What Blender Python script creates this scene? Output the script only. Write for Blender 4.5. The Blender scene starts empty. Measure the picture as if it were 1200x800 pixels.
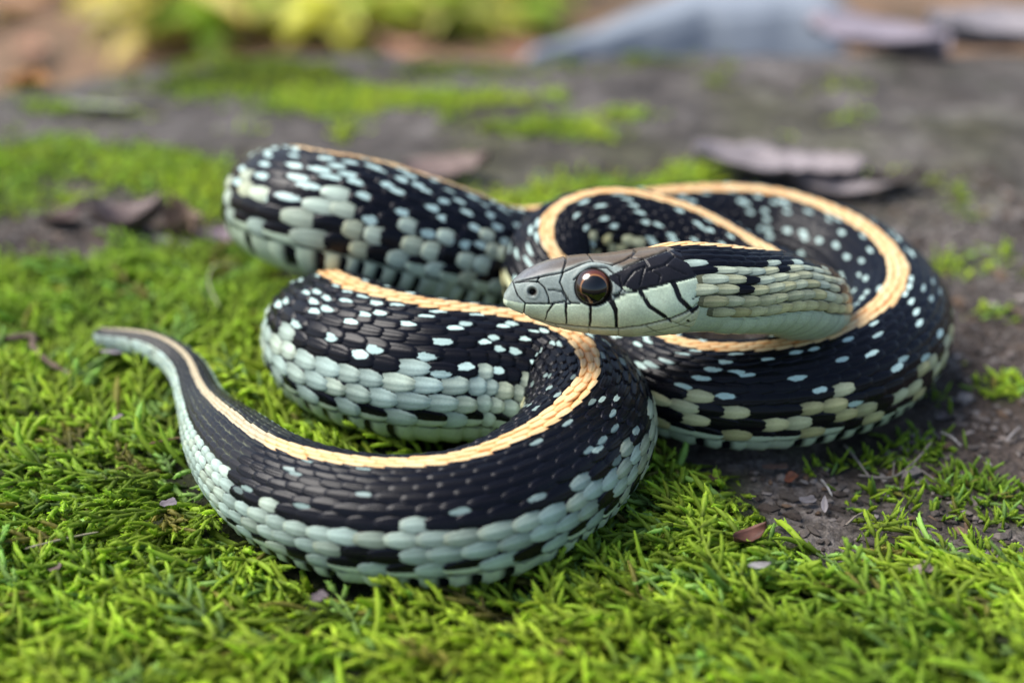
import bpy, math, random
import numpy as np
from mathutils import Vector

# ------------------------------------------------------------------ camera, light
# All lengths below are written in centimetres and scaled to metres by CM.
CM = 0.01
S = bpy.context.scene
COL = S.collection
rng = np.random.default_rng(7)
random.seed(7)

PITCH = math.radians(27)
CAM = np.array([0.0, -12.563, 7.201])
cam = bpy.data.cameras.new("camera")
cam.sensor_width = 36
cam.angle = math.radians(46)
cam.clip_start = 0.005
cam.clip_end = 200
cam.dof.use_dof = True
cam.dof.focus_distance = 12.0 * CM
cam.dof.aperture_fstop = 12
cam.dof.aperture_blades = 0
co = bpy.data.objects.new("camera", cam)
co.location = CAM * CM
co.rotation_euler = (math.pi / 2 - PITCH, 0, 0)
COL.objects.link(co)
S.camera = co

SUN_EL, SUN_AZ = math.radians(56), math.radians(-78)      # azimuth clockwise from +Y
sdir = Vector((math.cos(SUN_EL) * math.sin(SUN_AZ), math.cos(SUN_EL) * math.cos(SUN_AZ), math.sin(SUN_EL)))
w = bpy.data.worlds.new("World")
S.world = w
w.use_nodes = True
nt = w.node_tree
sky = nt.nodes.new("ShaderNodeTexSky")
sky.sky_type = 'NISHITA'
sky.sun_disc = False
sky.sun_elevation = SUN_EL
sky.sun_rotation = SUN_AZ
sky.air_density = 1.0
sky.dust_density = 2.5
bg = nt.nodes["Background"]
bg.inputs[1].default_value = 0.082
nt.links.new(sky.outputs[0], bg.inputs[0])
sl = bpy.data.lights.new("sun", 'SUN')
sl.energy = 2.0
sl.angle = math.radians(38)
sl.color = (1.0, 0.97, 0.93)
so = bpy.data.objects.new("sun", sl)
so.rotation_euler = sdir.to_track_quat('Z', 'Y').to_euler()
so.location = (0, 0, 3)
COL.objects.link(so)
S.view_settings.view_transform = 'Standard'
S.view_settings.look = 'None'
S.view_settings.exposure = 1.38
S.view_settings.gamma = 1.0
S.cycles.use_denoising = True

# ------------------------------------------------------------------ numeric helpers
def lerp(a, b, t): return a + (b - a) * t
def sstep(a, b, x):
    t = np.clip((x - a) / (b - a), 0, 1)
    return t * t * (3 - 2 * t)

_perm = np.random.default_rng(3).random((256, 256))
def vnoise(x, y):
    xi = np.floor(x).astype(int); yi = np.floor(y).astype(int)
    fx = x - xi; fy = y - yi
    fx = fx * fx * (3 - 2 * fx); fy = fy * fy * (3 - 2 * fy)
    g = lambda a, b: _perm[a & 255, b & 255]
    return lerp(lerp(g(xi, yi), g(xi + 1, yi), fx), lerp(g(xi, yi + 1), g(xi + 1, yi + 1), fx), fy)
def fbm(x, y, f=1.0, o=4):
    x = np.asarray(x, float); y = np.asarray(y, float)
    v = 0; a = 0.5
    for k in range(o):
        v = v + a * (vnoise(x * f + 17.3 * k, y * f - 9.1 * k) - 0.5); f *= 2.03; a *= 0.5
    return v * 2          # about -1..1

def sd_poly(x, y, P):
    """signed distance to a polygon, positive inside"""
    P = np.array(P, float); d = np.full(np.shape(x), 1e9); ins = np.zeros(np.shape(x), bool)
    for i in range(len(P)):
        a = P[i]; b = P[(i + 1) % len(P)]; e = b - a
        t = np.clip(((x - a[0]) * e[0] + (y - a[1]) * e[1]) / (e @ e), 0, 1)
        d = np.minimum(d, np.hypot(x - a[0] - t * e[0], y - a[1] - t * e[1]))
        c = ((a[1] > y) != (b[1] > y)) & (x < (b[0] - a[0]) * (y - a[1]) / (b[1] - a[1] + 1e-12) + a[0])
        ins ^= c
    return np.where(ins, d, -d)

def polydist(x, y, pts):
    d = np.full(np.shape(x), 1e9)
    for a, b in zip(pts[:-1], pts[1:]):
        ex, ey = b[0] - a[0], b[1] - a[1]
        t = np.clip(((x - a[0]) * ex + (y - a[1]) * ey) / (ex * ex + ey * ey + 1e-12), 0, 1)
        d = np.minimum(d, np.hypot(x - a[0] - t * ex, y - a[1] - t * ey))
    return d

# ------------------------------------------------------------------ mesh helpers
def mesh_obj(name, V, F, mat, parent=None, col=None, smooth=True, loc=(0, 0, 0)):
    """V in cm (relative to loc in cm); F a list of arrays of equal-length faces, or one list."""
    me = bpy.data.meshes.new(name)
    V = np.asarray(V, float) - np.array(loc)
    if isinstance(F, np.ndarray): F = [F]
    if F and not isinstance(F[0], np.ndarray):
        F = [np.array([f]) for f in F]
    loops = np.concatenate([f.ravel() for f in F]).astype(np.int32)
    sizes = np.concatenate([np.full(len(f), f.shape[1]) for f in F])
    starts = np.concatenate([[0], np.cumsum(sizes)[:-1]]).astype(np.int32)
    me.vertices.add(len(V)); me.loops.add(len(loops)); me.polygons.add(len(sizes))
    me.vertices.foreach_set("co", (V * CM).astype(np.float32).ravel())
    me.loops.foreach_set("vertex_index", loops)
    me.polygons.foreach_set("loop_start", starts)
    me.update(calc_edges=True)
    if col is not None:
        for nm, arr in (col.items() if isinstance(col, dict) else [("pigment", col)]):
            arr = np.asarray(arr, np.float32)
            at = me.attributes.new(nm, 'FLOAT_COLOR', 'POINT')
            if arr.shape[1] == 3: arr = np.c_[arr, np.ones(len(arr), np.float32)]
            at.data.foreach_set("color", arr.ravel())
    me.polygons.foreach_set("use_smooth", np.full(len(sizes), smooth))
    me.validate()
    if mat: me.materials.append(mat)
    o = bpy.data.objects.new(name, me)
    o.location = np.array(loc) * CM
    if parent:
        o.parent = parent
        o.location = np.array(loc) * CM - np.array(parent.location)
    COL.objects.link(o)
    return o

def tag(o, label=None, cat=None, group=None, kind=None):
    for k, v in (("label", label), ("category", cat), ("group", group), ("kind", kind)):
        if v: o[k] = v
    return o

def grid_faces(n, m, off=0, wrap=False):
    i = np.arange(n - 1)[:, None]; j = np.arange(m if wrap else m - 1)[None, :]
    j2 = (j + 1) % m
    a = i * m + j; b = i * m + j2; c = (i + 1) * m + j2; d = (i + 1) * m + j
    return np.stack([a, b, c, d], -1).reshape(-1, 4) + off

# ------------------------------------------------------------------ materials
def new_mat(name):
    m = bpy.data.materials.new(name); m.use_nodes = True
    n = m.node_tree; b = n.nodes["Principled BSDF"]
    return m, n, b
def N(n, t, **kw):
    x = n.nodes.new(t)
    for k, v in kw.items():
        if k in x.inputs: x.inputs[k].default_value = v
        else: setattr(x, k, v)
    return x
def mixc(n, fac, a, b, mode='MIX'):
    m = n.nodes.new("ShaderNodeMix"); m.data_type = 'RGBA'; m.blend_type = mode
    for s, v in ((0, fac), (6, a), (7, b)):
        if isinstance(v, (int, float)): m.inputs[s].default_value = v
        elif isinstance(v, tuple): m.inputs[s].default_value = (*v, 1)
        else: n.links.new(v, m.inputs[s])
    return m.outputs[2]
def noise(n, scale, detail=4, rough=0.55, vec=None):
    t = N(n, "ShaderNodeTexNoise"); t.inputs["Scale"].default_value = scale
    t.inputs["Detail"].default_value = detail; t.inputs["Roughness"].default_value = rough
    if vec is None:
        c = n.nodes.new("ShaderNodeTexCoord"); vec = c.outputs["Object"]
    n.links.new(vec, t.inputs["Vector"])
    return t.outputs[0]
def ramp(n, fac, stops):
    r = n.nodes.new("ShaderNodeValToRGB"); e = r.color_ramp.elements
    while len(e) < len(stops): e.new(0.5)
    for k, (p, c) in enumerate(stops):
        e[k].position = p; e[k].color = (*c, 1) if len(c) == 3 else c
    n.links.new(fac, r.inputs[0])
    return r.outputs[0]
def bump(n, b, h, strength, dist):
    x = n.nodes.new("ShaderNodeBump"); x.inputs["Strength"].default_value = strength
    x.inputs["Distance"].default_value = dist
    n.links.new(h, x.inputs["Height"]); n.links.new(x.outputs[0], b.inputs["Normal"])

def attr(n, name):
    a = n.nodes.new("ShaderNodeAttribute"); a.attribute_name = name
    return a.outputs["Color"]

def mat_pigment(name, rough, spec=0.5, nscale=900, namt=0.25, bdist=0.00004, coat=0.0, sheen=0):
    m, n, b = new_mat(name)
    c = attr(n, "pigment")
    nz = noise(n, nscale, 4)
    g = ramp(n, nz, [(0.3, (1 - namt,) * 3), (0.7, (1 + 0 * namt,) * 3)])
    n.links.new(mixc(n, 1.0, c, g, 'MULTIPLY'), b.inputs["Base Color"])
    b.inputs["Roughness"].default_value = rough
    b.inputs["Specular IOR Level"].default_value = spec
    b.inputs["Coat Weight"].default_value = coat
    if bdist: bump(n, b, nz, 0.5, bdist)
    return m

def mat_snake():
    m, n, b = new_mat("snake_scales")
    a = n.nodes.new("ShaderNodeAttribute"); a.attribute_name = "pale"
    nz = noise(n, 1900, 3, .6); nf = noise(n, 5200, 2)
    k1 = N(n, "ShaderNodeMath", operation='MULTIPLY_ADD'); n.links.new(nz, k1.inputs[0]); k1.inputs[1].default_value = 1.0
    n.links.new(a.outputs["Alpha"], k1.inputs[2])
    mr = n.nodes.new("ShaderNodeMapRange"); mr.interpolation_type = 'SMOOTHSTEP'
    mr.inputs["From Min"].default_value = .88; mr.inputs["From Max"].default_value = 1.12
    n.links.new(k1.outputs[0], mr.inputs["Value"])
    c = mixc(n, mr.outputs[0], attr(n, "pigment"), a.outputs["Color"])
    g = ramp(n, nf, [(0.3, (.80,) * 3), (0.7, (1.0,) * 3)])
    n.links.new(mixc(n, 1.0, c, g, 'MULTIPLY'), b.inputs["Base Color"])
    b.inputs["Roughness"].default_value = .27; b.inputs["Specular IOR Level"].default_value = .17
    bump(n, b, nz, .5, .00003)
    return m
M_SNAKE = mat_snake()

def mat_moss():
    m, n, b = new_mat("moss_leaf")
    c = attr(n, "pigment")
    b.inputs["Roughness"].default_value = 0.6
    b.inputs["Specular IOR Level"].default_value = 0.25
    n.links.new(c, b.inputs["Base Color"])
    tr = n.nodes.new("ShaderNodeBsdfTranslucent")
    n.links.new(mixc(n, 1.0, c, (1.2, 1.2, 0.7), 'MULTIPLY'), tr.inputs[0])
    ms = n.nodes.new("ShaderNodeMixShader"); ms.inputs[0].default_value = 0.4
    n.links.new(b.outputs[0], ms.inputs[1]); n.links.new(tr.outputs[0], ms.inputs[2])
    n.links.new(ms.outputs[0], n.nodes["Material Output"].inputs[0])
    return m
M_MOSS = mat_moss()

def mat_rock():
    m, n, b = new_mat("rock_soil")
    n1 = noise(n, 45, 9, 0.72); n2 = noise(n, 420, 6, 0.7); n3 = noise(n, 1800, 3, 0.6)
    c1 = ramp(n, n1, [(0.34, (0.040, 0.034, 0.030)), (0.5, (0.110, 0.098, 0.088)), (0.66, (0.235, 0.218, 0.208))])
    c2 = ramp(n, n2, [(0.32, (0.40, 0.36, 0.33)), (0.55, (1, 1, 1)), (0.75, (1.35, 1.3, 1.3))])
    c3 = ramp(n, n3, [(0.30, (0.5, 0.47, 0.45)), (0.55, (1, 1, 1)), (0.72, (1.5, 1.45, 1.4))])
    c = mixc(n, 1.0, mixc(n, 1.0, c1, c2, 'MULTIPLY'), c3, 'MULTIPLY')
    n.links.new(mixc(n, 1.0, c, attr(n, "pigment"), 'MULTIPLY'), b.inputs["Base Color"])
    b.inputs["Roughness"].default_value = 0.85
    b.inputs["Specular IOR Level"].default_value = 0.3
    add = N(n, "ShaderNodeMath", operation='ADD'); n.links.new(n2, add.inputs[0]); n.links.new(n3, add.inputs[1])
    bump(n, b, add.outputs[0], 0.8, 0.0006)
    return m
M_ROCK = mat_rock()

# ------------------------------------------------------------------ the snake's line (world cm): x, y, z, radius, roll
PATH = [(-5.02,0.95,.46,.075,0),(-5.10,.72,.49,.12,0),(-4.73,.60,.51,.155,0),(-4.25,.38,.50,.19,0),(-3.82,-.05,.43,.23,0),(-3.46,-.82,.37,.295,0),
 (-2.98,-1.72,.44,.46,0),(-2.36,-2.60,.52,.56,0),(-1.66,-3.12,.57,.61,-5),(-.95,-3.32,.60,.645,-8),(-.24,-3.20,.63,.675,-8),
 (.42,-2.59,.66,.69,-4),(.81,-1.70,.68,.71,0),(.57,-.92,.70,.74,2),(-.10,-.74,.74,.79,6),(-.95,-.73,.80,.85,6),
 (-1.70,-.38,.80,.87,6),(-2.15,.25,.74,.83,4),(-2.20,1.0,.50,.60,0),(-1.95,1.8,.42,.50,0),(-1.7,2.7,.44,.52,0),(-1.75,3.6,.55,.60,0),(-2.5,4.0,.85,.68,-4),
 (-3.0,3.3,1.25,.76,-8),(-2.95,2.3,1.6,.82,-18),(-2.45,1.66,1.70,.86,-22),(-1.80,1.56,1.58,.89,-20),(-1.02,1.65,1.28,.89,-18),(0,1.95,.86,.84,-16),
 (1.16,2.62,.80,.81,-4),(2.40,3.20,.78,.79,0),(3.55,3.2,.76,.78,0),(4.40,2.40,.74,.76,0),(4.69,1.25,.72,.74,0),(4.47,.28,.70,.72,0),
 (3.86,-.50,.67,.69,0),(3.12,-.89,.64,.65,0),(2.40,-.96,.62,.63,0),(1.85,-.75,.61,.60,0),(1.45,-.20,.63,.58,0),(1.05,.20,.80,.57,0),
 (.62,.45,1.05,.57,0),(.44,.80,1.30,.57,0),(.64,1.25,1.50,.57,0),(1.27,1.45,1.60,.57,0),(2.12,1.29,1.45,.56,0),(2.76,.90,1.25,.54,0),
 (3.22,.40,1.2,.52,6),(3.34,-.15,1.35,.50,14),(3.16,-.70,1.62,.47,20),(2.80,-1.02,1.86,.475,24),(2.3,-1.24,2.00,.49,13),(1.87,-1.36,2.08,.505,12),(1.55,-1.39,2.08,.505,12),(1.30,-1.40,2.07,.46,18)]
Pc = np.array(PATH, float)
def catmull(P, n=24):
    out = []
    Q = np.vstack([2 * P[0] - P[1], P, 2 * P[-1] - P[-2]])
    for i in range(1, len(Q) - 2):
        p0, p1, p2, p3 = Q[i - 1:i + 3]
        t = np.linspace(0, 1, n, endpoint=False)[:, None]
        out.append(0.5 * (2 * p1 + (p2 - p0) * t + (2 * p0 - 5 * p1 + 4 * p2 - p3) * t ** 2 + (3 * p1 - p0 - 3 * p2 + p3) * t ** 3))
    out.append(P[-1][None])
    return np.vstack(out)
raw = catmull(Pc)
def resample(raw, ds):
    L = np.r_[0, np.cumsum(np.linalg.norm(np.diff(raw[:, :3], axis=0), axis=1))]
    s = np.linspace(0, L[-1], int(L[-1] / ds))
    return s, np.stack([np.interp(s, L, raw[:, k]) for k in range(5)], 1)
s_, line = resample(raw, 0.02)
k = np.hanning(31); k /= k.sum()
pad = np.pad(line, ((15, 15), (0, 0)), mode='reflect', reflect_type='odd')
line = np.stack([np.convolve(pad[:, c], k, 'valid') for c in range(5)], 1)
s_, line = resample(line, 0.02)
SLEN = s_[-1]
T = np.gradient(line[:, :3], axis=0); T /= np.linalg.norm(T, axis=1)[:, None]       # towards the head
U = np.array([0, 0, 1.0]) - T * T[:, 2:3]; U /= np.linalg.norm(U, axis=1)[:, None]
Bv = np.cross(T, U)
ro = np.radians(line[:, 4])
FR = U * np.cos(ro)[:, None] + Bv * np.sin(ro)[:, None]                            # dorsal direction
FB = np.cross(T, FR)
RAD = line[:, 3]
TABLE = np.c_[line[:, :3], FR, FB, RAD]
def frame(s):
    return np.stack([np.interp(s, s_, TABLE[:, c]) for c in range(10)], -1)
def surf(s, th, h=0.0):
    """skin point at arc length s, angle th from the dorsal line (rad), h in radii above the skin"""
    f = frame(s); r = f[..., 9] * (1 + h)
    c, si = np.cos(th), np.sin(th)
    up = np.where(c < 0, np.tanh(c * .8) / .8 * 1.02, c * 0.96)                 # belly a little flat
    return f[..., 0:3] + f[..., 3:6] * (r * up)[..., None] + f[..., 6:9] * (r * si)[..., None]

# where the body lies on the ground (used to keep moss out of it)
low = line[(line[:, 2] - line[:, 3]) < 0.42][::8]

# ------------------------------------------------------------------ ground
NEAR = [(-14,3.0),(-7.5,3.4),(-4.2,4.0),(-2.5,3.6),(-.6,2.4),(1.2,-.3),(2.0,-1.2),(2.45,-1.6),(2.5,-2.7),(3.2,-3.35),(5,-3.15),(9,-2.8),(9,-11),(-14,-11)]
FARM = [(-8.6,8.8,2.6,1.7),(-10.5,7.2,3.0,1.6),(-6.2,8.2,1.9,1.1),(-4.9,6.8,.8,.9),(-6.0,15.0,2.2,1.8),(-2.6,13.2,3.4,.85),(-1.4,15.4,1.2,.5),(1.6,7.1,2.8,1.3),(3.3,8.6,.9,.8),(1,10.9,1.5,.6),(2.4,12.2,.8,.5),
        (6.65,2.6,.40,.2),(6.0,.35,.3,.35),(6.4,-.1,.3,.2),(-9.5,12.5,1.2,.5)]
SPARSE = [(2.5,-1.6),(3.4,-1.9),(4.6,-1.4),(6.2,-.9),(8,-1.5),(8,-3.2),(5,-3.3),(3.2,-3.5),(2.4,-2.8)]
UNDER = [(3.4,-1.0),(4.6,-.3),(5.3,.6),(5.3,-.9),(4.4,-1.5),(3.2,-1.5)]
def moss_near(x, y): return sstep(-0.25, 0.25, sd_poly(x, y, NEAR) + 0.55 * fbm(x, y, 0.9, 4))
def moss_far(x, y):
    m = -.22
    for cx, cy, rx, ry in FARM:
        m = np.maximum(m, 1.15 - np.hypot((x - cx) / rx, (y - cy) / ry))
    return sstep(-0.10, 0.50, m + 0.75 * fbm(x, y, 0.9, 5))
def moss_sparse(x, y):
    q = 0.55 * fbm(x + 40, y, 1.6, 3)
    return np.maximum(sstep(-.2, .3, sd_poly(x, y, SPARSE)) * sstep(-.05, .25, q), 0.8 * sstep(-.1, .2, sd_poly(x, y, UNDER)) * sstep(-.15, .2, q))
def edge_y(x):
    return 18.5 - 0.0 * x - np.where(x < -6, 0.115 * (x + 6) ** 2, 0) - np.where(x > 12, .05 * (x - 12) ** 2, 0) + 0.5 * fbm(x, x * 0, .25, 3)
def rock_h(x, y):
    h = 0.30 * fbm(x, y, 0.16, 4) + 0.10 * fbm(x + 9, y, 0.9, 4)
    h = h * sstep(1.5, 7, np.hypot(x, y + 1) - 0.0) + 0.035 * fbm(x, y, 3.0, 3)
    d = y - edge_y(x)
    drop = np.where(d > -3, -0.05 * (np.clip(d, -3, None) + 3) ** 2, 0)
    drop = np.where(d > 0.6, drop - 26 * sstep(0.5, 5, d), drop)
    return np.clip(h - 0.04 + drop, -27, None)
def ground_z(x, y):
    mn, mf = moss_near(x, y), moss_far(x, y)
    base = rock_h(x, y)
    cushion = 0.02 + 0.16 * fbm(x, y, 0.8, 3)
    return base + mn * (0.05 + cushion * 0.8 * sstep(1.0, 3.5, np.hypot(x + 0.5, y * 1.0 + 0.0))) + mf * 0.05 * (1 + 0.5 * fbm(x, y, 0.7, 2))

def axis(lo, hi, core_lo, core_hi, fine, grow):
    core = np.arange(core_lo, core_hi + 1e-6, fine); out = list(core); st = fine
    while out[-1] < hi: st = min(st * grow, 0.6 if out[-1] < 30 else 1e9); out.append(out[-1] + st)
    left = []; p = core_lo; st = fine
    while p > lo: st = min(st * grow, 0.6 if p > -30 else 1e9); p -= st; left.append(p)
    return np.array(left[::-1] + out)
gx = axis(-60, 60, -7.5, 8, 0.05, 1.06); gy = axis(-45, 24.5, -6, 5, 0.05, 1.025)
X, Y = np.meshgrid(gx, gy)
Z = ground_z(X, Y)
mn, mf, msp = moss_near(X, Y), moss_far(X, Y), moss_sparse(X, Y)
soil = np.exp(-((X - 5.5) ** 2 / 9 + (Y - .3) ** 2 / 8)) + 0.9 * np.exp(-((X + 6) ** 2 / 9 + (Y - 5) ** 2 / 1.2))
soil = np.clip(soil + .25 * fbm(X, Y, .8, 3), 0, 1)[..., None]
Z += (1 - np.clip(mn + mf, 0, 1)) * (0.05 * fbm(X, Y, 6, 2) + 0.03 * fbm(X, Y, 14, 2)) * (np.abs(X) < 20)
tint = lerp(np.ones(X.shape + (3,)), np.array([.62, .50, .42]), soil)
film = sstep(-.15, .5, fbm(X + 3, Y, .35, 4)) * sstep(3, 8, Y) * .8
tint = lerp(tint, np.array([.60, .66, .36]), film[..., None])
gm = np.clip(np.maximum(mn, np.maximum(mf, .6 * msp)), 0, 1)[..., None]
tint = lerp(tint, np.array([.20, .30, .08]), gm)
rk = mesh_obj("rock_ground", np.stack([X, Y, Z], -1).reshape(-1, 3), grid_faces(len(gy), len(gx)), M_ROCK, col=tint.reshape(-1, 3))
tag(rk, kind='structure')

m, n, b = new_mat("forest_floor")
n1 = noise(n, 9, 6, 0.6); n2 = noise(n, 40, 4, 0.6)
c = ramp(n, n1, [(0.35, (0.06, 0.045, 0.025)), (0.5, (0.20, 0.12, 0.065)), (0.68, (0.34, 0.21, 0.13))])
n.links.new(mixc(n, 1.0, c, ramp(n, n2, [(0.3, (.5, .45, .4)), (.6, (1.1, 1.1, 1.1))]), 'MULTIPLY'), b.inputs["Base Color"])
b.inputs["Roughness"].default_value = 0.9
bump(n, b, n2, 0.6, 0.01)
fx = np.concatenate([-np.geomspace(6000, 60, 14), np.linspace(-50, 50, 21), np.geomspace(60, 6000, 14)])
X, Y = np.meshgrid(fx, fx + 100)
Z = -25 + 3 * fbm(X, Y, .02, 3) * (np.hypot(X, Y) < 600)
ff = tag(mesh_obj("forest_floor", np.stack([X, Y, Z], -1).reshape(-1, 3), grid_faces(len(fx), len(fx)), m), kind='structure')

# ------------------------------------------------------------------ snake body: skin tube, scales, head in one mesh
VV, FF, CC, PP = [], [], [], []
nv = 0
def push(V, F, C, pale=None):
    global nv
    V = np.asarray(V).reshape(-1, 3); C = np.asarray(C).reshape(-1, 3)
    VV.append(V); FF.append(np.asarray(F) + nv); CC.append(C); nv += len(V)
    PP.append(np.zeros((len(V), 4)) if pale is None else np.asarray(pale).reshape(-1, 4))

BLACK = np.array([.0030, .0035, .0065]); SKIN = np.array([.006, .006, .009])
PALE = np.array([.54, .69, .61]); CREAM = np.array([.64, .61, .31]); ORANGE = np.array([.76, .40, .14]); ORCREAM = np.array([.86, .64, .34])
BELLY = np.array([.52, .62, .47])
# base tube
ns, nth = int(SLEN / 0.06), 72
S0 = np.linspace(0.0, SLEN, ns); th = np.linspace(-math.pi, math.pi, nth, endpoint=False)
A, Bt = np.meshgrid(S0, th, indexing='ij')
cap = sstep(0, .16, A)                                                              # blunt rounded tail tip
V = surf(A, Bt, -0.03 - 0.9 * (1 - np.sqrt(np.clip(A / .16, 0, 1))) * (A < .16))
dg = np.degrees(np.abs(Bt))
col = np.where((dg > 112)[..., None], BELLY * .8, SKIN)
col = np.where((dg < 10)[..., None], ORANGE * .30, col)
near_head = (1.39 + SLEN - A < 3.3) & (dg > 58)
col = np.where(near_head[..., None], lerp(np.array([.24, .25, .16]), BELLY * .9, np.maximum(sstep(92, 106, dg), sstep(2.35, 2.1, 1.39 + SLEN - A))[..., None]), col)
push(V, grid_faces(ns, nth, wrap=True), col)

# scale rows
rows_deg = np.array([0, 7.2, 15, 23.3, 32.5, 42, 52.5, 64, 76.5, 90, 104])
half_deg = np.array([4.6, 4.9, 5.2, 5.6, 6.1, 6.7, 7.4, 8.1, 8.7, 9.1, 9.2])
# station positions along the body: pitch follows the radius
st = [0.10]
while st[-1] < SLEN - 0.02:
    r = np.interp(st[-1], s_, RAD); st.append(st[-1] + np.interp(r, [0, .15, .3, .47, .6, .7, .9], [.05, .08, .115, .145, .195, .205, .195]))
st = np.array(st); NST = len(st)
# how far along is tail / middle / neck: used for colouring
s_of = lambda x, y, z: s_[np.argmin(((line[:, :3] - np.array([x, y, z])) ** 2).sum(1))]
s_vent = s_of(-2.24, -2.58, .48); s_neck = s_of(2.76, .9, 1.25); s_right = s_of(1.16, 2.62, .8); s_back = s_of(-3.05, 2.3, 1.6); s_hid = s_of(-2.2, 1, .5)

nu, nw = 10, 9
uu = np.linspace(0, 1, nu); vv = np.linspace(-1, 1, nw)
wu = np.interp(uu, [0, .12, .35, .55, .8, .93, 1.0], [.55, .85, 1.0, .97, .76, .52, .26])
def scales():
    sc, sr, sl, sh, ty, rnd = [], [], [], [], [], []
    for j in range(NST - 1):
        p = st[j + 1] - st[j]
        for i in range(-10, 11):
            a = abs(i)
            sc.append(st[j] + (0.5 * p if a % 2 else 0)); sr.append(math.copysign(rows_deg[a], i) if i else 0)
            sl.append(p * 1.46); sh.append(half_deg[a]); ty.append(i); rnd.append(j)
    return map(np.array, (sc, sr, sl, sh, ty, rnd))
sc, sr, sl, sh, ty, jj = scales()
a_pos = 1.39 + (SLEN - sc)                                                          # distance behind the snout
zlim = np.interp(np.abs(sr), [0, 25, 50, 75, 110], [715, 725, 790, 838, 852])
keep = a_pos > (zlim - 100) * .3 / 117
sc, sr, sl, sh, ty, jj = (a[keep] for a in (sc, sr, sl, sh, ty, jj))
M = len(sc)
sr = sr + rng.normal(0, .55, M); sc = sc + rng.normal(0, .012, M); sh = sh * rng.uniform(.90, 1.07, M); sl = sl * rng.uniform(.93, 1.10, M)
R1, R2, R3 = rng.random(M), rng.random(M), rng.random(M)
ndz = (sc > s_of(2.76, .9, 1.25)) & (np.abs(sr) > 45)
sh = np.where(ndz, sh * .86, sh); sl = np.where(ndz, sl * 1.22, sl)
# body grid: u runs front (head side) -> rear (tail side)
Sg = sc[:, None, None] + (0.5 - uu)[None, :, None] * sl[:, None, None]
Tg = np.radians(sr[:, None, None] + vv[None, None, :] * wu[None, :, None] * sh[:, None, None])
Sg = Sg + 0 * Tg; Tg = Tg + 0 * Sg
Sg = np.clip(Sg, 0.03, SLEN)
lift = np.interp(uu, [0, .2, .5, .85, .96, 1.0], [-.020, -.006, .004, .015, .015, -.010])
keel = np.clip(1 - np.abs(vv) / .26, 0, 1) * .014
a_abs = np.abs(ty)
Hh = lift[None, :, None] * (1 - .28 * np.abs(vv) ** 3)[None, None, :] + keel[None, None, :] * np.interp(uu, [0, .15, .8, 1], [0, 1, 1, 0])[None, :, None] * np.where(a_abs < 10, 1, .3)[:, None, None]
Hh = Hh - .02 * (np.abs(vv) > .98)[None, None, :]
Hh = Hh * lerp(0.8, 1.25, R3)[:, None, None]
V = surf(Sg, Tg, Hh)
# pigment
tailz0 = sc < s_vent
C = np.broadcast_to(BLACK, (M, nu, nw, 3)).copy()
U4 = uu[None, :, None]; V4 = vv[None, None, :]; R4 = R1[:, None, None]
C = lerp(C, np.array([.009, .010, .018]), (np.maximum(sstep(.6, 1, np.abs(V4)), sstep(.9, 1, U4)) * (.25 + .75 * R3[:, None, None]))[..., None])
C = lerp(C, np.array([.085, .095, .065]), (tailz0[:, None, None] * sstep(.55, .95, np.abs(V4)) * np.where(a_abs[:, None, None] % 2 == 0, .9, .35) * (U4 > -1))[..., None])
C = C + (tailz0[:, None, None] * .010)[..., None] + (np.array([.004, .0035, .003]) * np.clip(1 - np.abs(V4) / .4, 0, 1)[..., None])
CP = np.zeros((M, nu, nw, 3)); MK = np.zeros((M, nu, nw))
def paint(mask, colour):
    CP[...] = np.where(mask[..., None], colour, CP); MK[...] = np.where(mask, 1.0, MK)
full = np.ones((M, nu, nw), bool)
sel = lambda cnd: cnd[:, None, None] & full
tailz = sc < s_vent; neckz = sc > s_neck; rightz = (sc > s_right) & (sc <= s_neck); backz = (sc > s_back) & (sc <= s_right)
var = lambda c, amt: c * (1 - amt / 2 + amt * R2)[:, None, None, None]
# flecks on dark rows
sgn = np.where(R2 > .5, 1, -1)[:, None, None]
s_front = s_of(.75, -1.2, .7); frontz = (sc > s_vent) & (sc < s_front)
fl_p = np.where(neckz, 0, np.where(backz, .90, np.where(rightz, .48, np.where(tailz, .0, np.where(frontz, .30, .80)))))
fsel = (a_abs >= 2) & (a_abs <= 8) & (R1 < fl_p) & (((jj + a_abs // 2) % 2 == 0) | (R3 > .8))
fshape = 1.15 - ((U4 - .45 - .12 * V4 * sgn) / (.30 + .10 * R4)) ** 2 - ((V4 - sgn * (.55 - .35 * R4)) / .52) ** 2
fm = np.clip(fshape, 0, 1) * fsel[:, None, None]
CP[...] = np.where((fm > 0)[..., None], var(PALE * np.array([.95, 1.0, 1.04]), .3) * np.where(frontz, .28 + .3 * R3, 1.0)[:, None, None, None], CP)
MK[...] = np.maximum(MK, fm)
# regular checks on the lower rows
e9 = R1 < .93
lt = np.select([a_abs == 8, a_abs == 9, a_abs == 10, a_abs == 7], [e9, e9, jj % 2 == 0, (jj % 3 == 0) & (R1 < .7)], False)
ltr = np.select([a_abs == 8, a_abs == 9, a_abs == 10, a_abs == 7], [(jj % 3 != 0) & (R1 < .8), (jj % 3 != 1) & e9, jj % 3 == 2, (jj % 6 == 0) & (R1 < .6)], False)
ltb = np.select([a_abs == 7, a_abs == 8, a_abs == 9, a_abs == 10], [(jj % 4 == 0) & (R1 < .6), (jj % 3 != 0) & (R1 < .75), (jj % 3 != 1) & (R1 < .8), jj % 2 == 0], False)
clus = fbm(jj * .30, sr * .055, 1.0, 2)
apos = 1.39 + (SLEN - sc); bend_ = apos > 3.35
ltn = np.where(bend_, a_abs >= 7, (a_abs >= 6) | ((a_abs == 5) & (R1 < .5)))
clus = np.where((apos > 2.2) & ((R1 < .05) | (clus > .26) | ((R1 < .38) & bend_)), 1.0, clus - .12)
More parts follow.
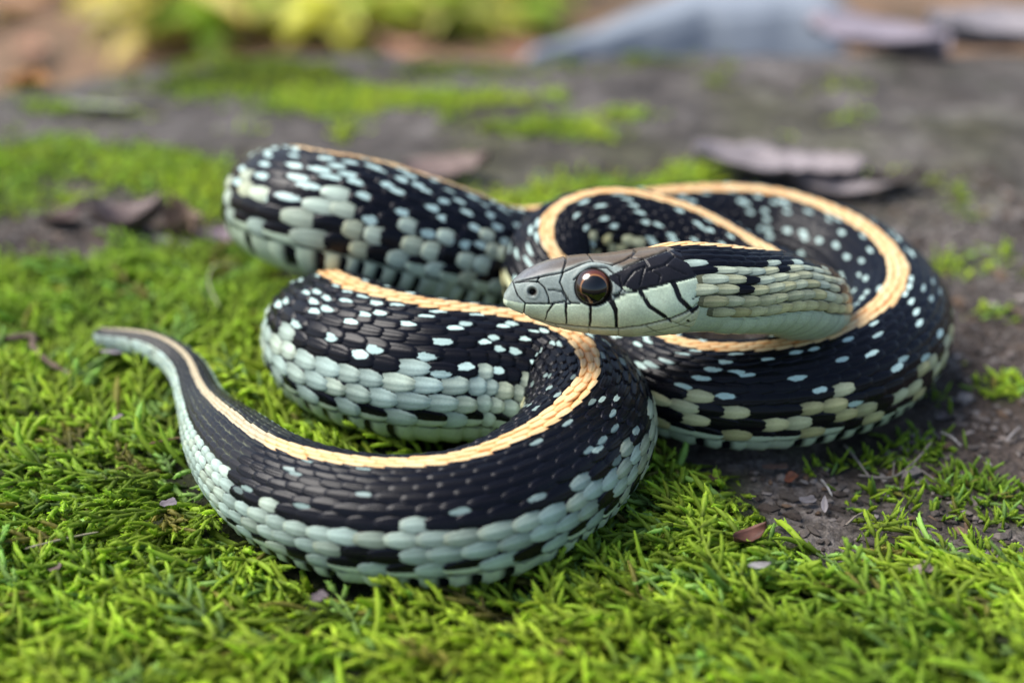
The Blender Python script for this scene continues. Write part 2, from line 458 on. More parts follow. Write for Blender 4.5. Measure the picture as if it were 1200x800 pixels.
isl = np.where(tailz, a_abs >= 6, np.where(neckz, ltn & ~((clus > .16) & (a_abs < 10)), np.where(rightz, ltr, np.where(backz, ltb, lt)))).astype(bool)
bm = np.clip(1.25 - (np.abs(V4) / .95) ** 4 - np.clip((.34 - U4) / .20, 0, 2) ** 2 - np.clip((U4 - .87) / .15, 0, 2) ** 2 * .6, 0, 1)
edge = bm < .02
edge = edge | (sel(backz & (a_abs < 10)) & ((U4 > .93) | (np.abs(V4) > .80) | (U4 < .25)))
body = sel(isl) & ~edge
warm = np.where(neckz, .25 + .14 * (a_abs - 5), np.where(rightz, .85, np.where(backz, .30, np.where(frontz, .35, 0))))  # cream mix; on the right coil it paints in warm moss bounce light
warm = np.where((~neckz) & (~rightz) & (~backz) & (~tailz), .6 * np.exp(-((sc - s_front) / 1.3) ** 2), warm)
streak = 1 + .16 * fbm(V4 * 2.6 + 31.7 * R1[:, None, None] + 0 * U4, U4 * .8 + 57 * R2[:, None, None], 1, 2)
pale = lerp(PALE, CREAM, np.clip(warm + .5 * (R3 - .5), 0, 1)[:, None, None, None])
pale = pale * (1 - .30 * np.abs(V4) ** 1.5 + .08 * (np.abs(V4) < .15) - .38 * np.clip((.62 - U4) / .4, 0, 1))[..., None] * lerp(np.ones(3), np.array([.80, .74, .66]), (sstep(.72, 1, U4) * R3[:, None, None])[..., None])
CP[...] = np.where(body[..., None], pale * streak[..., None] * np.where(frontz, .82, 1)[:, None, None, None] * (.74 + .36 * R2)[:, None, None, None], CP)
MK[...] = np.where(body, np.maximum(MK, bm), MK)
# half dark, half pale row next to the belly
half = sel((a_abs == 10) & ~isl & (R2 > .25)) & (V4 * np.sign(ty)[:, None, None] > .05 + .4 * (R4 - .5))
paint(half, var(BELLY, .2))
# tail: thin pale edges
paint(sel(tailz & (a_abs >= 2) & (a_abs < 6)) & ((np.abs(V4) > .9) | (U4 > .97)), np.array([.16, .17, .12]))
# dorsal stripe
oc = lerp(ORANGE, ORCREAM, np.clip(.45 + .8 * R2, 0, 1)[:, None, None, None])
oc = lerp(oc, np.array([.60, .53, .36]), (tailz * .85)[:, None, None, None])
oe = np.maximum(sstep(.45, .95, np.abs(V4)), np.maximum(sstep(.84, 1, U4), sstep(.35, .1, U4)))[..., None]
oc = lerp(oc, np.where(tailz[:, None, None, None], np.array([.34, .27, .15]), np.array([.62, .22, .035])), oe * .9)
paint(sel(a_abs == 0), oc)
paint(sel(a_abs == 1) & (V4 * np.sign(ty)[:, None, None] < np.where(tailz, .05, .30 + .35 * R3)[:, None, None]), oc)
# rear tips of dark scales a touch lighter (worn keel)
base = (np.arange(M) * nu * nw)[:, None, None]
gf = grid_faces(nu, nw)
neckpale = (isl & neckz)[:, None, None, None]
C = np.where(neckpale, np.array([.11, .115, .07]), C)
mean = (CP * MK[..., None]).sum((1, 2)) / (MK.sum((1, 2))[:, None] + 1e-6)
CP = np.where((MK > 0)[..., None], CP, mean[:, None, None, :])
tipd = lerp(.35, 1.0, sstep(.05, .75, sc))[:, None, None, None]; CP = CP * tipd
push(V, (base.reshape(-1, 1, 1) + gf[None]).reshape(-1, 4), C, np.concatenate([CP, MK[..., None]], -1))

# belly plates
nbv = 15
bt = np.radians(np.linspace(114, 246, nbv)); bu = np.linspace(0, 1, 6)
st = st[st < SLEN - .55]; NST = len(st); js = np.arange(NST - 1); p = np.diff(st)
Sg = np.clip(st[:-1][:, None, None] + ((.5 - bu) * 1.25)[None, :, None] * p[:, None, None] + 0 * bt[None, None, :], 0.03, SLEN)
Hb = np.interp(bu, [0, .25, .8, .95, 1], [-.03, .0, .03, .028, -.02])[None, :, None] - .03 * (np.arange(nbv) % (nbv - 1) == 0)[None, None, :]
V = surf(Sg, bt[None, None, :] + 0 * Sg, Hb + 0 * Sg)
rb = rng.random(NST - 1)
C = np.broadcast_to(BELLY * 1.0, V.shape).copy() * (0.88 + .2 * rb)[:, None, None, None]
e = np.minimum(np.arange(nbv), nbv - 1 - np.arange(nbv))[None, None, :]
spot = (bu[None, :, None] < .45) & (e < 3) & (rb > .25)[:, None, None] & ((st[:-1] > s_vent) & (st[:-1] < s_neck))[:, None, None]
C = np.where(spot[..., None], BLACK * 1.5, C)
base = (js * 6 * nbv)[:, None, None]
push(V, (base + grid_faces(6, nbv)[None]).reshape(-1, 4), C)

# ---- head: side-plane coordinates a (snout -> back) and b (up) from the outline of the head
KZ = 0.3 / 117.0
hA = lambda zx: (np.asarray(zx, float) - 100) * KZ
hB = lambda zy: (570 - np.asarray(zy, float)) * KZ
TOP = np.array([(100,566),(104,545),(115,528),(140,490),(190,450),(235,430),(280,415),(330,404),(380,398),(440,394),(500,395),(560,389),(620,380),(680,372),(740,366),(790,374),(850,400),(960,450)], float)
BOT = np.array([(100,574),(104,584),(112,592),(135,606),(165,622),(200,640),(250,660),(300,680),(370,697),(450,710),(520,719),(600,725),(700,724),(780,720),(830,708),(880,680),(960,630)], float)
ORG = np.array([-.09, -1.44, 2.0]); rl = math.radians(19)
eA = np.array([1.0, 0.02, 0.02]); eA /= np.linalg.norm(eA)
eB = np.array([0, math.sin(rl), math.cos(rl)]); eB -= eA * (eB @ eA); eB /= np.linalg.norm(eB)
eC = np.cross(eA, eB)
if eC[1] > 0: eC = -eC                                                              # towards the viewer's side
amax = float(hA(900))
na, nt2 = 300, 220
ua = np.linspace(0, 1, na) ** 1.5 * amax
WID = (hA([100, 104, 115, 150, 220, 320, 450, 600, 740, 820, 900]), [.03, .10, .17, .25, .325, .385, .465, .54, .555, .52, .40])
def smooth_table(xs, ys, width=.11):
    X_ = np.linspace(0, amax, 900); Y_ = np.interp(X_, xs, ys); n_ = int(width / amax * 900) | 1
    kk = np.hanning(n_ + 2)[1:-1]; kk /= kk.sum()
    Ys = np.convolve(np.pad(Y_, n_ // 2, mode='reflect', reflect_type='odd'), kk, 'valid')
    return X_, lerp(Y_, Ys, sstep(.02, .16, X_))
WIDs, TOPs, BOTs = smooth_table(*WID, .30), smooth_table(hA(TOP[:, 0]), hB(TOP[:, 1])), smooth_table(hA(BOT[:, 0]), hB(BOT[:, 1]))
def head_half(a): return np.interp(a, *WIDs)
def head_pt(a, ph):
    """ph: 0 at the crown, pi at the chin, signed for the side"""
    tp = np.interp(a, *TOPs); bo = np.interp(a, *BOTs)
    hw = head_half(a); mid = bo + (tp - bo) * .48
    c, s = np.cos(ph), np.sin(ph)
    ex = np.where(c > 0, lerp(2.9, 2.2, sstep(1.3, 1.9, a)), 2.3)
    cc = np.sign(c) * np.abs(c) ** (2 / ex); ss = np.sign(s) * np.abs(s) ** (2 / ex)
    b = np.where(c > 0, mid + (tp - mid) * cc, mid + (mid - bo) * cc)
    return b, hw * ss
ph = np.linspace(-math.pi, math.pi, nt2, endpoint=False)
AA, PH = np.meshgrid(ua, ph, indexing='ij')
BB, CCs = head_pt(AA, PH)
zx = AA / KZ + 100; zy = 570 - BB / KZ                                              # drawing coordinates of every vertex
side = np.abs(CCs)
D = np.zeros_like(AA)
HC = np.empty(AA.shape + (3,))
LAB = np.array([.64, .76, .56]); LOW = np.array([.66, .67, .46]); GREY = np.array([.29, .34, .31]); CROWN = np.array([.135, .105, .075])
HC[:] = LAB
mouth = [(100,600),(140,612),(180,627),(240,645),(300,660),(430,671),(540,675),(640,662),(730,640),(820,602),(862,570)]
my = np.interp(zx, [p[0] for p in mouth], [p[1] for p in mouth])
HC[:] = lerp(HC, np.array([.66, .68, .42]), sstep(560, 680, zy)[..., None] * .8)
HC[:] = np.where((zy > my)[..., None], LOW, HC)
labtop = np.interp(zx, [100, 180, 290, 345, 390, 480, 560, 640, 740, 850, 900], [560, 572, 574, 572, 570, 572, 535, 512, 494, 478, 470])
HC[:] = np.where((zy < labtop)[..., None], GREY, HC)
canth = np.interp(zx, [100, 150, 240, 330, 440, 520, 560, 620, 700, 800, 860], [520, 490, 470, 445, 415, 432, 440, 420, 395, 380, 372])
topw = sstep(8, -14, zy - canth)[..., None]
HC[:] = lerp(HC, lerp(CROWN, np.array([.20, .21, .22]), sstep(420, 150, zx)[..., None]), topw)
# dark temporal patch behind the eye
tp_poly = [(500,470),(545,450),(600,425),(700,392),(800,372),(905,372),(905,470),(850,472),(800,487),(720,498),(600,530),(560,524),(530,500)]
HC[:] = np.where((sd_poly(zx, zy, tp_poly) > 0)[..., None], np.array([.014, .014, .018]), HC)
# light postocular notch, yellow wash along the lower lip
HC[:] = np.where((sd_poly(zx, zy, [(568,528),(552,505),(575,512),(600,530)]) > 0)[..., None], LAB * .8, HC)
wash = np.exp(-((zy - my - 6) / 22.0) ** 2)[..., None] * sstep(620, 150, zx)[..., None]
HC[:] = lerp(HC, np.array([.62, .48, .28]), .55 * wash)
HC *= (1 + .16 * fbm(zx + 90 * np.sign(CCs), zy, .012, 2)[..., None] * 1.0)
HC *= (1 + .16 * fbm(zx + 300 * np.sign(CCs), zy, .035, 4) + .10 * fbm(zx, zy, .2, 2))[..., None]
wav = fbm(zx, zy, .05, 3) * 3
def line_(pts, wdt, dep, dark=1.0, colour=(.012, .012, .014)):
    d = polydist(zx + wav, zy + wav * .6, pts)
    k_ = sstep(wdt, wdt * .35, d)
    D[:] -= dep * k_
    HC[:] = lerp(HC, np.array(colour), (k_ * dark)[..., None])
def bar(pts, w0, w1):
    pts = np.array(pts, float); n_ = 14
    tt = np.linspace(0, 1, n_); L = np.r_[0, np.cumsum(np.hypot(*np.diff(pts, axis=0).T))]; L /= L[-1]
    q = np.c_[np.interp(tt, L, pts[:, 0]), np.interp(tt, L, pts[:, 1])]
    k_ = np.zeros_like(zx)
    for i in range(n_ - 1):
        ww = lerp(w0, w1, tt[i])
        k_ = np.maximum(k_, sstep(ww + 1.5, ww - 1.5, polydist(zx + wav, zy + wav * .5, [q[i], q[i + 1]])))
    HC[:] = lerp(HC, np.array([.010, .010, .012]), k_[..., None]); D[:] -= .006 * k_
line_(mouth, 5.5, .026, .95, (.03, .024, .02))
for pts in [[(140,492),(150,525),(162,548),(185,572),(178,626)],[(185,573),(292,574)],[(238,488),(262,512),(274,545),(276,573)],[(148,492),(200,486),(240,488)],
            [(276,520),(325,523),(345,560)],[(292,574),(345,562)],[(332,452),(318,488),(335,530),(352,560),(362,572)],[(240,470),(330,452),(440,416),(520,431)],
            [(240,470),(232,488)],[(150,490),(240,470)],[(330,452),(345,415)],[(372,480),(395,462),(440,440),(500,440),(540,470)],[(545,470),(553,520),(525,550)],
            [(500,552),(520,540),(570,533)],[(560,500),(600,450),(642,432),(620,500)],[(642,432),(700,470),(692,492)],[(650,450),(720,430),(800,470)],[(720,430),(760,400),(850,440)],
            [(345,573),(392,572)],[(440,394),(452,418)],[(520,431),(590,402),(622,381)],[(590,402),(640,405)],[(345,415),(352,400)],[(480,572),(570,533),(740,496),(850,478)],[(560,440),(640,405),(740,380)],[(640,405),(655,430)],[(740,380),(760,400)]]:
    line_(pts, 4.2, .016, .9)
for pts in [[(430,671),(434,712)],[(540,675),(548,722)],[(640,662),(690,695),(760,720)],[(300,662),(330,690)],[(730,640),(780,665),(860,690)],[(180,627),(200,640)],
            [(640,700),(760,672),(860,640)],[(850,480),(862,520),(830,560)],[(880,480),(905,520)],[(760,660),(850,600),(905,570)]]:
    line_(pts, 3.5, .007, .55, (.10, .11, .07))
bar([(292,577),(272,600),(260,640)], 4, 2.5); bar([(341,572),(342,655)], 5.5, 3); bar([(434,574),(432,662)], 6, 4.5)
bar([(508,556),(528,595),(534,672)], 11, 5); bar([(622,530),(655,585),(716,628)], 9, 8); bar([(748,500),(772,560),(824,612)], 11, 9); bar([(824,612),(866,575),(885,545)], 8, 3)
bar([(860,505),(857,545),(822,562)], 5, 2.5); bar([(725,636),(742,652)], 5, 2); bar([(806,648),(812,652)], 5, 3)
# nostril pit, eye socket, brow
nd = np.hypot(zx - 213, (zy - 526) * 1.05)
D -= .06 * sstep(19, 5, nd); HC[:] = lerp(HC, np.array([.014, .011, .010]), sstep(17, 11, np.hypot(zx - 216, zy - 527))[..., None]); HC[:] = lerp(HC, np.array([.10, .09, .08]), (sstep(24, 17, nd) * sstep(10, 18, nd) * .6)[..., None]); D += .008 * np.exp(-((nd - 24) / 6) ** 2)
ed = np.hypot(zx - 446, zy - 512)
D -= .13 * sstep(74, 50, ed); D += .005 * np.exp(-((ed - 80) / 8) ** 2)
HC[:] = lerp(HC, np.array([.02, .02, .02]), sstep(76, 70, ed)[..., None])
D += .03 * np.exp(-((zy - 432) / 14.0) ** 2) * np.exp(-((zx - 460) / 75.0) ** 2)
D += .004 * fbm(zx, zy, .012, 2)
# neck scales' bed at the rear
# outward direction in the (b, c) plane
eps = 1e-3
b1, c1 = head_pt(AA, PH + eps); b0, c0 = head_pt(AA, PH - eps)
nb, ncc = -(c1 - c0), (b1 - b0); ln = np.hypot(nb, ncc) + 1e-9
nb, ncc = nb / ln, ncc / ln
flip = np.sign(nb * (BB - BB.mean(1, keepdims=True)) + ncc * CCs); nb *= flip; ncc *= flip
D *= sstep(.0, .06, AA)
P3 = ORG + eA * AA[..., None] + eB * (BB + nb * D)[..., None] + eC * (CCs + ncc * D)[..., None]
push(P3, grid_faces(na, nt2, wrap=True), HC)
push(np.vstack([P3[0].mean(0)[None], P3[0]]), np.array([[0, i + 1, (i + 1) % nt2 + 1, (i + 1) % nt2 + 1] for i in range(nt2)])[:, [0, 1, 2, 2]], np.tile(LAB, (nt2 + 1, 1)))
FF[-1] = np.array([[0, i + 1, (i + 1) % nt2 + 1] for i in range(nt2)]) + (nv - nt2 - 1)

snake = bpy.data.objects.new("snake", None); snake.location = (0, 0, 0); COL.objects.link(snake)
tag(snake, "coiled black snake with an orange back stripe and pale checked sides, lying on green moss", "snake")
quads = np.concatenate([f for f in FF if f.shape[1] == 4]); tris = np.concatenate([f for f in FF if f.shape[1] == 3])
mesh_obj("body", np.concatenate(VV), [quads, tris], M_SNAKE, snake, col={"pigment": np.concatenate(CC), "pale": np.concatenate(PP)})

# eyes
def mat_eye():
    m, n, b = new_mat("snake_eye")
    n.links.new(attr(n, "pigment"), b.inputs["Base Color"])
    b.inputs["Roughness"].default_value = 0.12; b.inputs["Coat Weight"].default_value = 0.35; b.inputs["Coat Roughness"].default_value = 0.02
    return m
M_EYE = mat_eye()
ea, eb_ = float(hA(447)), float(hB(512))
for sg in (1, -1):
    hw = float(head_half(ea)); Rr = .199
    cen = ORG + eA * ea + eB * eb_ + eC * sg * (hw - .125)
    t_ = np.linspace(0, math.pi * .62, 40); q_ = np.linspace(0, 2 * math.pi, 64, endpoint=False)
    TT, QQ = np.meshgrid(t_, q_, indexing='ij')
    nrm = eC * sg * np.cos(TT)[..., None] + (eA * np.cos(QQ)[..., None] + eB * np.sin(QQ)[..., None]) * np.sin(TT)[..., None]
    V = cen + nrm * Rr
    rr = np.sin(TT) * Rr / .185; up = np.sin(QQ)
    col = np.empty(V.shape); col[:] = (.016, .009, .007)
    k1 = (sstep(1.0, .85, rr) * sstep(.35, 1.05, up + .25 * np.cos(QQ)))[..., None]
    col = lerp(col, np.array([.11, .026, .012]), k1)
    ring = np.exp(-((rr - .71) / .04) ** 2)[..., None] * sstep(-.7, .5, up)[..., None]
    col = lerp(col, np.array([.32, .14, .045]), ring)
    ey = mesh_obj("eye", V.reshape(-1, 3), grid_faces(40, 64, wrap=True), M_EYE, snake, col=col.reshape(-1, 3))
    t2 = np.linspace(0, math.asin(.66 * .185 / Rr), 12); TT, QQ = np.meshgrid(t2, q_, indexing='ij')
    nrm = eC * sg * np.cos(TT)[..., None] + (eA * np.cos(QQ)[..., None] + eB * np.sin(QQ)[..., None]) * np.sin(TT)[..., None]
    pv = cen + nrm * (Rr + .0015)
    pu = mesh_obj("pupil", pv.reshape(-1, 3), grid_faces(12, 64, wrap=True), M_EYE, ey, col=np.tile(np.array([.003, .003, .003]), (12 * 64, 1)))

# ------------------------------------------------------------------ moss shoots
def tubes(name, base, az, el, L, R, bend, twist, colr, rings=6, sides=5, leaves=10, tipw=.35, kind_label=None):
    """many little leafy shoots joined into one mesh (stuff)"""
    M = len(base); t = np.linspace(0, 1, rings)
    ang = el[:, None] + bend[:, None] * t[None]                     # elevation along the shoot
    azz = az[:, None] + twist[:, None] * t[None] ** 1.5
    d = np.stack([np.cos(ang) * np.cos(azz), np.cos(ang) * np.sin(azz), np.sin(ang)], -1)
    step = L[:, None, None] / (rings - 1) * d
    P = base[:, None, :] + np.concatenate([np.zeros((M, 1, 3)), np.cumsum((step[:, 1:] + step[:, :-1]) / 2, 1)], 1)
    upv = np.array([0, 0, 1.0]); n1 = np.cross(d, upv); n1 /= np.linalg.norm(n1, axis=-1, keepdims=True) + 1e-6
    n2 = np.cross(n1, d)
    prof = np.interp(t, [0, .15, .5, .8, 1], [.55, .9, 1.0, .8, .28])
    wob = 1 + .16 * np.sin(np.arange(rings)[None] * 2.4 + rng.random((M, 1)) * 6)
    rad = R[:, None] * prof[None] * wob
    q = np.linspace(0, 2 * math.pi, sides, endpoint=False)
    V = P[:, :, None, :] + rad[:, :, None, None] * (np.cos(q)[None, None, :, None] * n1[:, :, None, :] + np.sin(q)[None, None, :, None] * n2[:, :, None, :])
    F = (np.arange(M)[:, None, None] * rings * sides + grid_faces(rings, sides, wrap=True)[None]).reshape(-1, 4)
    tipc = np.interp(t, [0, .35, 1], [0.20, .75, 1.10])  # brown-green bases, darkened further to paint shade into the gaps
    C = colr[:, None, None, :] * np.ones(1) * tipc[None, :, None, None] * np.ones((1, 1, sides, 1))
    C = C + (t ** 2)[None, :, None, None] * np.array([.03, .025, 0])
    Vs, Fs, Cs = [V.reshape(-1, 3)], [F], [C.reshape(-1, 3)]
    if leaves:
        lt = np.tile(np.linspace(.12, .98, leaves), (M, 1)) + rng.normal(0, .015, (M, leaves))
        fi = np.clip(lt, 0, 1) * (rings - 1); i0 = np.clip(fi.astype(int), 0, rings - 2); f = (fi - i0)[..., None]
        ii = np.arange(M)[:, None]
        pc = P[ii, i0] * (1 - f) + P[ii, i0 + 1] * f; dd = d[ii, i0]; a1 = n1[ii, i0]; a2 = n2[ii, i0]
        la = np.arange(leaves)[None] * 2.4 + rng.random((M, 1)) * 6.28
        o = np.cos(la)[..., None] * a1 + np.sin(la)[..., None] * a2
        tg = np.cross(dd, o); rl_ = (R[:, None] * np.interp(lt, [0, .5, .85, 1], [.8, 1, .8, .3]))[..., None]
        ll = R[:, None, None] * rng.uniform(.8, 1.5, (M, leaves, 1))
        b0 = pc + o * rl_ * .7 + tg * rl_ * .55; b1_ = pc + o * rl_ * .7 - tg * rl_ * .55
        mid_ = pc + o * rl_ * 1.2 + dd * ll * .45; tip = pc + o * rl_ * (1.2 + .45 * rng.random((M, leaves, 1))) + dd * ll
        LV = np.stack([b0, mid_ + tg * rl_ * .4, tip, mid_ - tg * rl_ * .4, b1_], 2).reshape(-1, 3)
        k0 = len(Vs[0]); nl = M * leaves
        i5 = np.arange(nl)[:, None] * 5 + k0
        Fs.append(np.concatenate([i5 + np.array([0, 1, 3, 4]), i5 + np.array([1, 2, 3, 3])]))
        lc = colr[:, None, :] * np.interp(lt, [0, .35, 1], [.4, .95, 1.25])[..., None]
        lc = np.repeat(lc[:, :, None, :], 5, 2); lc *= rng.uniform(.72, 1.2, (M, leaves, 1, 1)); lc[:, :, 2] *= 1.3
        Vs.append(LV); Cs.append(lc.reshape(-1, 3))
        q4 = Fs[1][:nl]; t3 = Fs[1][nl:][:, :3]
        F_all = [np.concatenate([Fs[0], q4]), t3]
    else: F_all = [Fs[0]]
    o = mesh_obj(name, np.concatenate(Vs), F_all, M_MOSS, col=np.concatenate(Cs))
    return tag(o, kind='stuff')

def clear_of_snake(x, y, f=.74):
    ok = np.ones(len(x), bool)
    for p in low:
        ok &= np.hypot(x - p[0], y + (.12 if p[3] < .3 else 0) - p[1]) > max(p[3] * f, min(p[3] + .12, .30))
    return ok

G1 = np.array([.34, .45, .040]); G2 = np.array([.17, .28, .030]); G3 = np.array([.48, .54, .06]); G4 = np.array([.24, .40, .12])
def moss_cols(n, x, y):
    h = fbm(x, y, .55, 3)[:, None]; r = rng.random((n, 1))
    c = lerp(G1, G2, np.clip(.45 + 1.1 * h + .5 * (r - .5), 0, 1))
    c = lerp(c, G3, np.clip(-.55 * h + .8 * (rng.random((n, 1)) - .62), 0, 1))
    c = lerp(c, G4, (rng.random((n, 1)) < .12) * .8)
    c = lerp(c, np.array([.20, .15, .05]), (rng.random((n, 1)) < .05) * .8)
    return np.clip(c * rng.uniform(.7, 1.55, (n, 1)) * np.array([1.08, 1.12, 1.0]), 0, .72)
def strew(n, x0, x1, y0, y1, mask):
    x = rng.uniform(x0, x1, n); y = rng.uniform(y0, y1, n)
    k_ = rng.random(n) < mask(x, y)
    return x[k_], y[k_]

# near carpet: creeping stems with side branchlets, plus single upright shoots
def near_points(n, hole=-.46):
    x, y = strew(n, -8.2, 7.0, -6.0, 4.2, moss_near)
    k_ = (np.abs(x) < (y + 12.6) * .62 + 2.0) & (fbm(x, y, 1.3, 3) + .25 * fbm(x, y, 4, 2) > hole) & clear_of_snake(x, y)
    return x[k_], y[k_]
def pinnate(name, n, nb):
    x, y = near_points(n); n = len(x)
    az = 2.9 + 2.8 * fbm(x + 5, y, .35, 3) + rng.normal(0, .55, n); el = np.radians(rng.uniform(0, 30, n))
    L = rng.uniform(.5, 1.15, n); bend = np.radians(rng.uniform(-70, 0, n)); tw = rng.normal(0, .7, n); cols = moss_cols(n, x, y)
    base = np.c_[x, y, ground_z(x, y) + rng.uniform(-.06, .10, n)]
    t = np.linspace(.10, 1.0, nb)[None]
    fine = np.linspace(0, 1, 25)
    ang = el[:, None] + bend[:, None] * fine; aa = az[:, None] + tw[:, None] * fine ** 1.5
    d = np.stack([np.cos(ang) * np.cos(aa), np.cos(ang) * np.sin(aa), np.sin(ang)], -1)
    P = base[:, None] + np.cumsum(d, 1) * L[:, None, None] / 25
    ix = np.clip((t * 24).astype(int), 0, 24)[0]
    Pb, ab, eb = P[:, ix], aa[:, ix], ang[:, ix]
    sgn = np.where(np.arange(nb) % 2 == 0, 1, -1)[None]
    off = sgn * np.radians(rng.uniform(32, 62, (n, nb))) * np.where(np.arange(nb) == nb - 1, .1, 1)
    lb = L[:, None] * np.interp(t, [.1, .35, .8, 1], [.22, .36, .24, .20]) * rng.uniform(.7, 1.25, (n, nb))
    B = Pb.reshape(-1, 3); q = rng.uniform
    allb = np.concatenate([B, base]); m_ = len(B)
    return dict(base=allb, az=np.r_[(ab + off).ravel(), az], el=np.r_[(eb + np.radians(q(-5, 30, (n, nb)))).ravel(), el], L=np.r_[lb.ravel(), L],
        R=np.r_[q(.020, .034, m_), q(.022, .032, n)], bend=np.r_[np.radians(q(-60, 10, m_)), bend], twist=np.r_[(-off * .6).ravel(), tw],
        colr=np.concatenate([np.repeat(cols, nb, 0) * q(.8, 1.2, (m_, 1)), cols * .8]))
A1 = pinnate("moss", 5200, 9)
x, y = near_points(9000, -.5); n = len(x)
A2 = dict(base=np.c_[x, y, ground_z(x, y) - .06], az=2.9 + 2.6 * fbm(x + 5, y, .35, 3) + rng.normal(0, .9, n), el=np.radians(rng.uniform(0, 50, n)), L=rng.uniform(.28, .75, n) * (1 - .25 * (y > 2)),
    R=rng.uniform(.028, .048, n), bend=np.radians(rng.uniform(-105, 15, n)), twist=rng.normal(0, 1.1, n), colr=moss_cols(n, x, y))
AA_ = {k_: np.concatenate([A1[k_], A2[k_]]) for k_ in A1}
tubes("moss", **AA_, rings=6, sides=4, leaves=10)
# sparse short star moss on the soil at right
x, y = strew(9000, 2.0, 8.0, -3.8, 1.0, moss_sparse)
k_ = clear_of_snake(x, y); x, y = x[k_], y[k_]; n = len(x)
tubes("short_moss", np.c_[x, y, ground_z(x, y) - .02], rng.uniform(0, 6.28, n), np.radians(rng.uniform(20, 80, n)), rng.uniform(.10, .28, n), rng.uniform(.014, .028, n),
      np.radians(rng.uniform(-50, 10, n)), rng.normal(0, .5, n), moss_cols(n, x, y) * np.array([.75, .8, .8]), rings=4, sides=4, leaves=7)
# far patches
x, y = strew(60000, -14, 8, 0.1, 18.6, moss_far)
n = len(x)
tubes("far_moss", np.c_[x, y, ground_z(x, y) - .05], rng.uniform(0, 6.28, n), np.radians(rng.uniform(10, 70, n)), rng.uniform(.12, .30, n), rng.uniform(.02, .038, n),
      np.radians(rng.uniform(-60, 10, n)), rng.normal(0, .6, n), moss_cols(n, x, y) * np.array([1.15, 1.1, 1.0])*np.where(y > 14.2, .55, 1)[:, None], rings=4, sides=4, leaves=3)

# ------------------------------------------------------------------ grit
def grit(n):
    x = np.concatenate([rng.uniform(1.5, 9, n), rng.uniform(-9, -1.5, n // 2)]); y = np.concatenate([rng.uniform(-4, 9, n), rng.uniform(3.6, 8, n // 2)])
    k_ = (moss_near(x, y) < .4) & (moss_far(x, y) < .4) & clear_of_snake(x, y, .9); x, y = x[k_], y[k_]; n = len(x)
    r = rng.lognormal(-3.55, .45, n).clip(.012, .11)
    ico = np.array([(0,0,1),(.894,0,.447),(.276,.851,.447),(-.724,.526,.447),(-.724,-.526,.447),(.276,-.851,.447),(.724,.526,-.447),(-.276,.851,-.447),(-.894,0,-.447),(-.276,-.851,-.447),(.724,-.526,-.447),(0,0,-1)])
    f = np.array([(0,1,2),(0,2,3),(0,3,4),(0,4,5),(0,5,1),(1,6,2),(2,7,3),(3,8,4),(4,9,5),(5,10,1),(1,10,6),(2,6,7),(3,7,8),(4,8,9),(5,9,10),(6,11,7),(7,11,8),(8,11,9),(9,11,10),(10,11,6)])
    a = rng.uniform(0, 6.28, n); el = rng.uniform(.6, 2.4, n)
    P = ico[None] * (1 + rng.normal(0, .16, (n, 12, 1)))
    px, py, pz = P[..., 0] * el[:, None], P[..., 1], P[..., 2] * rng.uniform(.35, .8, (n, 1))
    V = np.stack([x[:, None] + r[:, None] * (px * np.cos(a)[:, None] - py * np.sin(a)[:, None]), y[:, None] + r[:, None] * (px * np.sin(a)[:, None] + py * np.cos(a)[:, None]), (ground_z(x, y) + r * .25)[:, None] + r[:, None] * pz], -1)
    pal = np.array([(.09, .075, .065), (.15, .125, .11), (.055, .042, .035), (.24, .21, .19), (.13, .085, .055), (.34, .31, .29)])
    c = pal[rng.choice(6, n, p=[.3, .25, .22, .1, .1, .03])] * rng.uniform(.7, 1.3, (n, 1))
    o = mesh_obj("soil_grit", V.reshape(-1, 3), (np.arange(n)[:, None, None] * 12 + f[None]).reshape(-1, 3), mat_pigment("grit", .85, .3, 2500, .4, .00004), col=np.repeat(c, 12, 0), smooth=False)
    tag(o, kind='stuff')
grit(9000)

